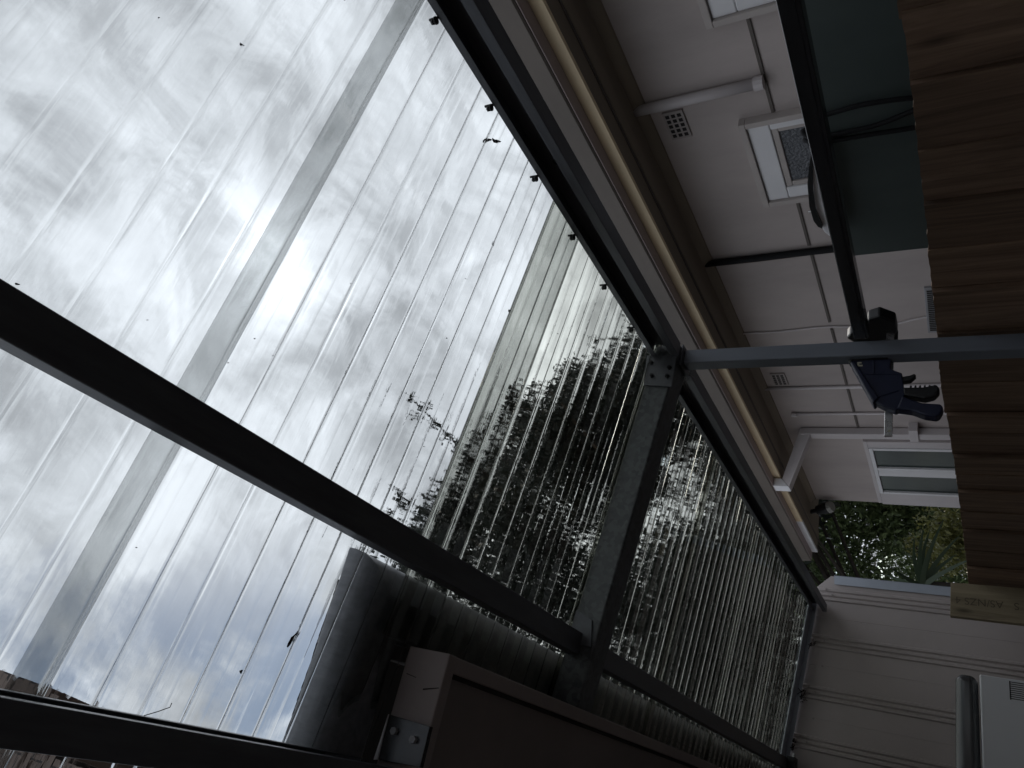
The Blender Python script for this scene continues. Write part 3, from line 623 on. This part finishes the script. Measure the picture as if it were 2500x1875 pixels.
# ------------------------------------------------------------------ own house corner (eave, gutter, chimney)
oh = thing('own_house', 'beige house eave corner with dark gutter at the lower left', 'house', (-2.0, 3.0, 0))
hf0, hf1 = H(0.890), H(0.992)
mb = MB(); mb.box(-3.0, 0.136, 1.30, 1.332, hf0, hf1); fb = mb.build('fascia', M['ofascia'], oh, bevel=0.003)
mb = MB(); mb.box(0.104, 0.1355, 1.3325, 5.19, hf0 + 0.001, hf1 + 0.09); fs = mb.build('fascia', M['ofascia'], oh, bevel=0.003)
mb = MB(); mb.prism([(0.060, 2.535 + 0.045), (0.0625, 2.58), (0.0705, 2.545), (0.0695, 2.5445)], 1, 1.2985, 1.3002)
mb.prism([(0.082, 2.63), (0.0835, 2.63), (0.080, 2.605), (0.079, 2.605)], 1, 1.2985, 1.3002); mb.build('paint_cracks', M['crack'], fb)['kind'] = 'stuff'
mb = MB(); mb.box(-3.0, 0.1035, 1.3325, 5.19, hf0 + 0.012, hf0 + 0.024); mb.build('soffit', M['osoffit'], oh)
mb = MB(); mb.box(0.094, 0.1035, 1.3325, 5.19, hf0 + 0.006, hf0 + 0.0115); mb.build('soffit_bead', M['crack'], oh)
mb = MB(); mb.box(-4.0, -0.60, 1.9, 5.19, 0, hf0 + 0.0115); mb.build('wall', M['ofascia'], oh)
mb = MB(); mb.box(-4.0, 1.31, -2.6, -2.35, 0, 3.1); mb.build('added_rear_wall', M['brick'], oh)  # added out of view behind the camera, blocks light on surfaces facing it
mb = MB(); mb.box(-2.3, -2.05, -2.349, 1.899, 0, H(0.9)); mb.build('added_side_wall', M['brick'], oh)  # also added out of view, closes the left side against sky light
# gutter swept round the corner
gprof = [(0.004, 1.03), (0.03, 1.022), (0.085, 1.022), (0.118, 1.03), (0.138, 1.05), (0.147, 1.075), (0.149, 1.095), (0.146, 1.103), (0.137, 1.103), (0.136, 1.097), (0.142, 1.093), (0.134, 1.06), (0.113, 1.037), (0.083, 1.029), (0.03, 1.029), (0.010, 1.036), (0.010, 1.10), (0.004, 1.10)]
fin = []
for i in range(len(gprof)):
    a, b, c, d = (Vector(gprof[(i + q) % len(gprof)]) for q in (-1, 0, 1, 2))
    if i < 7 or 9 < i < 14:
        for q in range(5):
            u = q / 5; p = 0.5 * ((2 * b) + (c - a) * u + (2 * a - 5 * b + 4 * c - d) * u * u + (3 * b - a - 3 * c + d) * u ** 3); fin.append((p.x, p.y))
    else: fin.append((b.x, b.y))
gprof = fin
gm = MB(); n = len(gprof)
def fr_(d, side):
    return {0: (0.137 + d, 5.19), 1: (0.137 + d, 1.299 - d), 2: (-3.0, 1.299 - d)}[side]
vs = [(*fr_(d, sd_), H(h)) for sd_ in range(3) for d, h in gprof]
gm.add(vs, [(q * n + i, q * n + (i + 1) % n, (q + 1) * n + (i + 1) % n, (q + 1) * n + i) for q in range(2) for i in range(n)])
og = gm.build('gutter', M['ogutter'], oh)
mb = MB(); mb.add([(0.23, 5.19, H(1.13)), (0.23, 1.21, H(1.13)), (-3.0, 1.21, H(1.13)), (-3.0, 4.2, H(2.5)), (-2.6, 5.19, H(2.5))], [(0, 1, 3, 4), (1, 2, 3)])
mb.add([(0.23, 5.19, H(1.16)), (0.23, 1.21, H(1.16)), (-3.0, 1.21, H(1.16)), (-3.0, 4.2, H(2.54)), (-2.6, 5.19, H(2.54))], [(0, 1, 3, 4), (1, 2, 3)])
mb.build('roof', M['tile'], oh)
# bracket plate joining the purlin to the fascia
mb = MB(); mb.prism([(0.002, 2.632), (0.0, 2.533), (-0.071, 2.531), (-0.079, 2.630)], 1, 1.287, 1.2985)
bp_ = mb.build('bracket_plate', M['rail'], oh, bevel=0.001)
for x, z in ((-0.024, 2.609), (-0.029, 2.560)):
    s = MB(); s.tube([(x, 1.2875, z), (x, 1.279, z)], 0.0075, 6); s.build('bolt', M['ventgrey'], bp_)
mb = MB(); mb.prism([(0.002, 2.634), (-0.081, 2.638), (-0.079, 2.630)], 1, 1.283, 1.2865); mb.build('pale_sliver', M['white'], bp_)  # thin pale sliver along the top edge of the plate
# chimney
ch = thing('brick_chimney', 'pale brick chimney with corbelled head seen past the lower left purlin', 'chimney', (-0.95, 3.4, 3.0))
def turned(mb, a=math.radians(9.5), px=-0.345, py=3.0):
    ca, sa = math.cos(a), math.sin(a)
    mb.v = [(px + (x - px) * ca - (y - py) * sa, py + (x - px) * sa + (y - py) * ca, z) for x, y, z in mb.v]
    return mb
mb = MB(); mb.box(-1.25, -0.665, 3.05, 3.75, 2.9, H(4.535)); turned(mb).build('stack', M['brick'], ch)
mb = MB()
for i in range(3): mb.box(-1.28 - 0.03 * i, -0.60 + 0.09 * i + (0.05 if i == 2 else 0), 3.035 - 0.012 * i, 3.80 + 0.03 * i, H(4.60 + 0.09 * i), H(4.686 + 0.09 * i))
mb.box(-1.27, -0.64, 3.045, 3.76, H(4.537), H(4.598))
mb.box(-1.36, -0.345, 3.0, 3.87, H(4.87), H(6.6)); turned(mb).build('corbelled_head', M['brick'], ch)
# ------------------------------------------------------------------ metal end wall
YE = 5.2
sh = thing('metal_shed', 'beige ribbed metal end wall closing off the passage', 'shed', (0.4, 5.5, 0))
prof = []
x = 1.487
cent = [1.36, 1.06, 0.745, 0.452, 0.14, -0.17, -0.48, -0.79]
prof.append((1.485, YE))
for c in cent:
    for dx in (0.030, 0.0, -0.030):
        prof += [(c + dx + 0.013, YE), (c + dx + 0.006, YE - 0.011), (c + dx - 0.006, YE - 0.011), (c + dx - 0.013, YE)]
    prof += [(c - 0.150, YE), (c - 0.1515, YE + 0.002), (c - 0.153, YE)]
prof.append((-1.0, YE))
prof = sorted(set(prof), key=lambda p: -p[0])
mb = MB(); n = len(prof)
ztop = lambda x: min(zs(x) - 0.022, H(0.862) if x > 1.25 else 99) if x < 1.40 else H(0.862) - (x - 1.40) * 1.0
vs = [(p[0], p[1], 0.0) for p in prof] + [(p[0], p[1], ztop(p[0])) for p in prof] + [(p[0], p[1] + 0.03, 0.0) for p in prof] + [(p[0], p[1] + 0.03, ztop(p[0])) for p in prof]
fs = [(i, i + 1, n + i + 1, n + i) for i in range(n - 1)] + [(2 * n + i, 2 * n + i + 1, 3 * n + i + 1, 3 * n + i) for i in range(n - 1)] + [(n + i, n + i + 1, 3 * n + i + 1, 3 * n + i) for i in range(n - 1)]
mb.add(vs, fs); mb.build('cladding', M['shed'], sh)
mb = MB()
mb.prism([(1.437, 0.0), (1.487, 0.0), (1.488, H(0.757)), (1.430, H(0.752))], 1, YE - 0.014, YE - 0.011); mb.prism([(1.486, 0.0), (1.489, 0.0), (1.489, H(0.757)), (1.486, H(0.757))], 1, YE - 0.014, YE + 0.06); mb.build('corner_flashing', M['flash'], sh)
mb = MB(); vs = []
for xx in (-1.0, 1.31):
    vs += [(xx, 5.07, zs(xx) - 0.0035), (xx, 5.195, zs(xx) - 0.0035), (xx, 5.07, zs(xx) - 0.001), (xx, 5.195, zs(xx) - 0.001), (xx, 5.1885, zs(xx) - 0.03), (xx, 5.1855, zs(xx) - 0.03), (xx, 5.1855, zs(xx) - 0.0037), (xx, 5.1885, zs(xx) - 0.0037)]
mb.add(vs, [(0, 8, 9, 1), (2, 3, 11, 10), (0, 2, 10, 8), (1, 9, 11, 3), (4, 12, 13, 5), (5, 13, 14, 6), (4, 7, 15, 12)]); mb.build('roof_flashing', M['flash'], sh)
for c in cent[:5]:
    for dx, dz in ((0.0, -0.09), (-0.152, -0.085), (0.03, -0.05)):
        if rnd.random() < 0.9 and c + dx < 1.44:
            s = MB(); s.tube([(c + dx, YE - 0.013 if abs(dx) < 0.1 else YE - 0.001, zs(c) + dz - 0.02), (c + dx, YE - 0.018 if abs(dx) < 0.1 else YE - 0.006, zs(c) + dz - 0.02)], 0.006, 8); s.build('rivet', M['vent'], sh)
mb = MB(); mb.box(-1.0, 1.36, YE + 0.031, 8.5, 0, 2.3); mb.build('shed_body', M['shed'], sh)
mb = MB(); vs = []
for xx in (-1.0, 1.36):
    for yy in (YE + 0.031, 8.5): vs += [(xx, yy, 2.301), (xx, yy, 2.36 + FALL * (XR - xx))]
mb.add(vs, [(0, 2, 6, 4), (1, 5, 7, 3), (0, 4, 5, 1), (2, 3, 7, 6), (0, 1, 3, 2), (4, 6, 7, 5)]); mb.build('shed_roof', M['shed'], sh)
# old nests of dirt and leaves along the top of the wall
for i, (x, r) in enumerate(((1.03, 0.022), (0.72, 0.03), (0.69, 0.02), (0.40, 0.018), (0.44, 0.012))):
    t = MB()
    for q in range(14):
        a = Vector((x + rnd.gauss(0, r * 0.6), YE - 0.02 - abs(rnd.gauss(0, 0.006)), zs(x) - 0.035 - abs(rnd.gauss(0, r * 0.5)))); b = a + Vector((rnd.gauss(0, r * 0.5), rnd.gauss(0, 0.004), rnd.gauss(0, r * 0.35)))
        t.tube([a, (a + b) / 2 + Vector((0, 0, 0.003)), b], rnd.uniform(0.001, 0.004), 5)
    tag(t.build('debris', M['deadleaf']), 'dark tuft of dirt and twigs caught under the flashing of the metal wall', 'debris', 'tufts of debris under the roof flashing')
# white appliance
ap = thing('white_appliance', 'tall white enamel cabinet with rounded grey lid in front of the metal wall', 'appliance', (0.5, 4.3, 0))
mb = MB(); mb.box(0.19, 0.772, 4.0, 4.45, 0.03, H(-0.028)); mb.build('cabinet', M['appl'], ap, bevel=0.006, segs=3)
lid = []
for i in range(9):
    t_ = math.pi / 2 * i / 8; lid.append((0.772 - 0.035 + 0.035 * math.sin(t_), H(0.065) - 0.035 + 0.035 * math.cos(t_)))
lid = [(0.19, H(0.075))] + lid + [(0.772, H(-0.022)), (0.19, H(-0.022))]
mb = MB(); mb.prism(lid, 1, 4.035, 4.45); mb.build('lid', M['applid'], ap, bevel=0.045, segs=8)
mb = MB()
for i in range(9):
    xx = 0.760 - i * 0.0085; mb.box(xx - 0.003, xx, 3.9985, 4.0005, H(-0.22), H(-0.138))
mb.box(0.685, 0.762, 3.9983, 4.0003, H(-0.14), H(-0.136)); mb.build('vent_slots', M['hole'], ap)
# ------------------------------------------------------------------ leaves lying on the roof, twigs
def flat_leaf(x, y, L_, w, a, z0=None):
    mb = MB(); d = Vector((math.cos(a), math.sin(a), 0)); e = Vector((-math.sin(a), math.cos(a), 0)); n = 6; up = []; lo = []
    for i in range(n + 1):
        u = i / n; ww = w * math.sin(math.pi * (0.08 + 0.92 * u)) ** 0.8 * (1 + 0.15 * math.sin(i * 2.7)); c = Vector((x, y, 0)) + d * (L_ * (u - 0.5))
        for sgn, arr in ((1, up), (-1, lo)):
            p = c + e * ww * sgn; arr.append((p.x, p.y, (zs(p.x) + 0.0205) + 0.003 * math.sin(u * 3)))
    k = len(up); vs = up + lo + [(a_, b_, c_ + 0.001) for a_, b_, c_ in up + lo]
    fs = [(i, i + 1, k + i + 1, k + i) for i in range(k - 1)] + [(2 * k + i, 3 * k + i, 3 * k + i + 1, 2 * k + i + 1) for i in range(k - 1)]
    mb.add(vs, fs); return mb
for x, y, L_, w, a, lb in ((0.079, 1.02, 0.034, 0.0042, 0.4, 'small dark dead leaf lying on the roof sheet beside the gutter'),
                           (0.006, 0.941, 0.007, 0.0035, 0.1, 'tiny dark speck of debris on the roof sheet near the lower purlin'),
                           (0.86, 0.40, 0.008, 0.002, 1.2, 'tiny bit of leaf litter on the nearest roof sheet'),
                           (1.02, 1.10, 0.012, 0.002, 2.4, 'thin bit of leaf litter on the roof sheet near the roof edge purlin'),
                           (0.93, 1.245, 0.012, 0.003, 0.8, 'small dark leaf scrap on the wide grey lap band')):
    tag(flat_leaf(x, y, L_, w, a).build('dead_leaf', M['deadleaf']), lb, 'leaf')
sp = MB()
for i in range(38):
    x, y = rnd.uniform(0.0, 1.2), rnd.uniform(0.25, 2.0)
    if x < 0.3 and y > 1.0: continue
    f_ = flat_leaf(x, y, rnd.uniform(0.002, 0.006), rnd.uniform(0.0005, 0.0014), rnd.uniform(0, 6.3)); sp.add(f_.v, f_.f)
tag(sp.build('roof_specks', M['deadleaf']), kind='stuff', label='tiny dark specks of grit scattered over the clear roof sheets', cat='grit')
lf = MB()
for x, y, a in ((1.190, 0.945, 0.5), (1.199, 0.952, 0.8), (1.215, 0.972, 1.2), (1.222, 0.98, 0.9)):
    f_ = flat_leaf(x, y, 0.026, 0.0035, a); lf.add(f_.v, f_.f)
tag(lf.build('leaf_litter', M['deadleaf']), 'scatter of dead gum leaves on the roof against the edge purlin', 'leaf litter')
tw = MB(); tw.tube([(-0.083, 0.775, zs(-0.08) - 0.012), (-0.075, 0.80, zs(-0.07) - 0.004), (-0.066, 0.815, zs(-0.06) - 0.006), (-0.06, 0.812, zs(-0.06) - 0.01)], 0.0007, 5)
tag(tw.build('twig', M['deadleaf']), 'thin hooked twig poking out over the lower left purlin', 'twig')
# ------------------------------------------------------------------ trees
def leaves_mesh(name, centers, radii, counts, size, mt, parent, loc, seed, droop=0.35, squash=0.8):
    rg = np.random.default_rng(seed); P_ = []
    for c, r, k in zip(centers, radii, counts):
        q = rg.normal(0, 1, (k, 3)); q /= np.linalg.norm(q, axis=1)[:, None]
        q *= (rg.uniform(0.1, 1, (k, 1)) ** 0.55) * r; q[:, 2] *= squash
        P_.append(np.array(c) + q)
    P_ = np.concatenate(P_); K = len(P_)
    d = rg.normal(0, 1, (K, 3)); d[:, 2] -= droop * 2; d /= np.linalg.norm(d, axis=1)[:, None]
    e = np.cross(d, rg.normal(0, 1, (K, 3))); e /= np.linalg.norm(e, axis=1)[:, None]
    s = size * rg.uniform(0.6, 1.4, (K, 1))
    a = P_; b = P_ + d * s * 0.45 + e * s * 0.21; c = P_ + d * s; f = P_ + d * s * 0.45 - e * s * 0.21
    V = np.stack([a, b, c, f], 1).reshape(-1, 3) - np.array(loc)
    me = bpy.data.meshes.new(name); me.vertices.add(4 * K); me.vertices.foreach_set('co', V.ravel())
    me.loops.add(4 * K); me.loops.foreach_set('vertex_index', np.arange(4 * K))
    me.polygons.add(K); me.polygons.foreach_set('loop_start', np.arange(0, 4 * K, 4)); me.polygons.foreach_set('loop_total', np.full(K, 4))
    me.update(); me.materials.append(mt)
    o = bpy.data.objects.new(name, me); COL.objects.link(o); o.parent = parent; o.location = Vector(loc) - origin(parent)
    return o
def pol(az, el, d):
    a = math.radians(az); return (d * math.sin(a), d * math.cos(a), EYE + d * math.tan(math.radians(el)))
def tree(name, label, base, clumps, nleaf, size, mt, seed, cat='tree', trunk_r=0.16, group='trees beyond the clear roof', limbs=22, squash=0.8):
    t = thing(name, label, cat, base, group)
    rg = random.Random(seed)
    cs = [c[:3] for c in clumps]; rs = [c[3] for c in clumps]
    vol = sum(r ** 2 for r in rs)
    leaves_mesh('crown', cs, rs, [max(20, int(nleaf * r ** 2 / vol)) for r in rs], size, mt, t, base, seed, squash=squash)
    zt = max(c[2] for c in cs); cx = sum(c[0] for c in cs) / len(cs); cy = sum(c[1] for c in cs) / len(cs)
    tr = MB(); top = Vector((cx, cy, base[2] + (zt - base[2]) * 0.82)); B_ = Vector(base)
    axis = [B_.lerp(top, i / 6) + Vector((rg.gauss(0, 0.12), rg.gauss(0, 0.12), 0)) * (i > 0) for i in range(7)]
    tr.tube(axis, trunk_r, 9, r2=trunk_r * 0.25)
    for c in rg.sample(cs, min(limbs, len(cs))):
        C_ = Vector(c); f = min(0.9, max(0.2, (C_.z - base[2]) / (zt - base[2]) * 0.75)); st = B_.lerp(top, f)
        mid = st.lerp(C_, 0.5) + Vector((rg.gauss(0, 0.12), rg.gauss(0, 0.12), 0.15))
        tr.tube([st, st.lerp(mid, 0.5) + Vector((0, 0, 0.06)), mid, mid.lerp(C_, 0.6) + Vector((rg.gauss(0, .06), rg.gauss(0, .06), 0.05)), C_], trunk_r * 0.3, 5, r2=0.012)
    tr.build('trunk', M['bark'], t)
    return t
TOP = ([0, 4, 8, 12, 16, 19, 21.5, 24, 27, 29, 31, 33.5, 36, 39], [37, 40, 41, 40, 38.5, 37, 34, 33, 31, 28.5, 26, 22, 18, 13])
def fill(az0, az1, el0, dist, k, r0, r1, seed, thick=1.6, topf=1.0):
    rg = random.Random(seed); out = []
    while len(out) < k:
        az = rg.uniform(az0, az1); tp = float(np.interp(az, *TOP)) * topf
        el = el0 + (tp - el0) * rg.random() ** 0.8
        d = dist + rg.uniform(-thick, thick); r = rg.uniform(r0, r1)
        rr = math.degrees(math.atan2(r * 0.75, d / math.cos(math.radians(el))))
        if el + rr * 0.8 > tp and rg.random() < 0.8: el = tp - rr * 0.8
        out.append((*pol(az, el, d), r))
    return out
rb = random.Random(3)
c1 = fill(1, 20, 14, 11, 62, 0.45, 0.95, 11)
c1 += [(*pol(a, e, 10.2), r) for a, e, r in ((27.4, 38.6, 0.10), (28.2, 38.2, 0.13), (26.6, 37.4, 0.08), (25.4, 36.6, 0.12), (24.4, 35.6, 0.16), (29.2, 39.2, 0.05), (23.4, 35.0, 0.18), (19.6, 39.9, 0.16), (18.6, 39.3, 0.18), (17.6, 40.5, 0.12), (14.2, 41.6, 0.2))]
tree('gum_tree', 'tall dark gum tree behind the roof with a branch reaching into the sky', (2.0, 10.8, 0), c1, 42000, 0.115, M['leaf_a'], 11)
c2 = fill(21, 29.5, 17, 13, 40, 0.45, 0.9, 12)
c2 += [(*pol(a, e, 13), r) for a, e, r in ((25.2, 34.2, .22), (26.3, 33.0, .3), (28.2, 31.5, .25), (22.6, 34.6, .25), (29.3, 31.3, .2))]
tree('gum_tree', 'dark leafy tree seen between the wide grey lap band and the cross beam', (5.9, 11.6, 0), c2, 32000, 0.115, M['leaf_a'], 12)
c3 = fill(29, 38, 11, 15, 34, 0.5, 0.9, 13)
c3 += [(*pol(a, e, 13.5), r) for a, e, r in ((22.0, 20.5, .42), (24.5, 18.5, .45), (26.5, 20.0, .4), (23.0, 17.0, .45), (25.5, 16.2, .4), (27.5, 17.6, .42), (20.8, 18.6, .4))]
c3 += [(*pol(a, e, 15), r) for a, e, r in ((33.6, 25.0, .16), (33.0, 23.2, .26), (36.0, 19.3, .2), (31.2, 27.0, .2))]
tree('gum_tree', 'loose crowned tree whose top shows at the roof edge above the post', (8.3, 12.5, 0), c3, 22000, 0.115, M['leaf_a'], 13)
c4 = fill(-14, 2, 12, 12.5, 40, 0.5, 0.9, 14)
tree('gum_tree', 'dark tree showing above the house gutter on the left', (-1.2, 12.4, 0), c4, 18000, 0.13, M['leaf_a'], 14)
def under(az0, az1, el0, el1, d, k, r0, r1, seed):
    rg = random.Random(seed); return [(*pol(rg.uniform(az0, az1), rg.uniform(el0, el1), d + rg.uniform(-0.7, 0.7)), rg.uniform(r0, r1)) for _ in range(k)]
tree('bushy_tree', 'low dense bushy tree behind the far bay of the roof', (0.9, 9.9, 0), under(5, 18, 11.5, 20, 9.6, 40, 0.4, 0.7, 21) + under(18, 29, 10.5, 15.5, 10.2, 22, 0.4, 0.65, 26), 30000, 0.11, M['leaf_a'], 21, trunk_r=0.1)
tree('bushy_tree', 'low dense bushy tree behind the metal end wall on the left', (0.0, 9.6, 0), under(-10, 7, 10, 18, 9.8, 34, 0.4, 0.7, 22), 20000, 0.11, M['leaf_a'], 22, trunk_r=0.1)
tree('garden_tree', 'green garden tree filling the gap between the metal wall and the house corner', (5.0, 14.0, 0), under(14, 24, -6, 13, 14.2, 96, 0.5, 0.8, 23), 42000, 0.10, M['leaf_b'], 23, trunk_r=0.10, limbs=8)
tree('garden_tree', 'darker tree deep in the gap behind the green garden tree', (6.0, 17.5, 0), under(13, 25, -3, 14, 17.5, 40, 0.7, 1.0, 24), 9000, 0.13, M['leaf_b'], 24, trunk_r=0.10, limbs=6)
tree('bush', 'feathery yellow green bush beside the house corner above the fence', (3.55, 9.6, 0), under(17.4, 20.4, -1.5, 3.4, 10.2, 20, 0.16, 0.3, 25), 5200, 0.06, M['leaf_c'], 25, 'bush', 0.04, None)
yu = thing('yucca', 'spiky strap-leaved plant fanning out behind the metal wall flashing', 'plant', (1.85, 6.35, 0))
mb = MB(); mb.tube([(1.85, 6.35, 0), (1.84, 6.35, 1.0), (1.80, 6.32, 1.93)], 0.05, 8, r2=0.04); mb.build('stem', M['bark'], yu)
ry = random.Random(5)
tips = [(2.30, 6.2, 1.80), (2.18, 6.2, 1.70), (2.13, 6.2, 2.0), (1.86, 6.1, 2.15), (2.19, 6.1, 1.93), (2.05, 6.25, 1.72), (2.24, 6.3, 1.90), (1.98, 6.1, 1.62), (1.6, 6.4, 2.3), (1.5, 6.5, 2.1), (1.95, 6.6, 2.25), (2.1, 6.0, 1.84)]
for tp in tips:
    a = Vector((1.79, 6.3, 1.95)); b = Vector(tp); mid = a.lerp(b, 0.5) + Vector((0, 0, 0.05)); d = (b - a).normalized()
    wv_ = d.cross(Vector((0, 1, 0.3))).normalized(); bl = MB(); n = 10; up = []; lo = []
    for i in range(n + 1):
        u = i / n; p = a * (1 - u) ** 2 + mid * 2 * u * (1 - u) + b * u * u; w_ = 0.020 * (1 - u) ** 0.6 + 0.0005
        up.append(p + wv_ * w_); lo.append(p - wv_ * w_)
    k_ = n + 1; bl.add(up + lo + [q + Vector((0, 0.002, 0)) for q in up + lo], [(i, i + 1, k_ + i + 1, k_ + i) for i in range(n)] + [(2 * k_ + i, 3 * k_ + i, 3 * k_ + i + 1, 2 * k_ + i + 1) for i in range(n)])
    bl.build('leaf', M['blade'], yu)
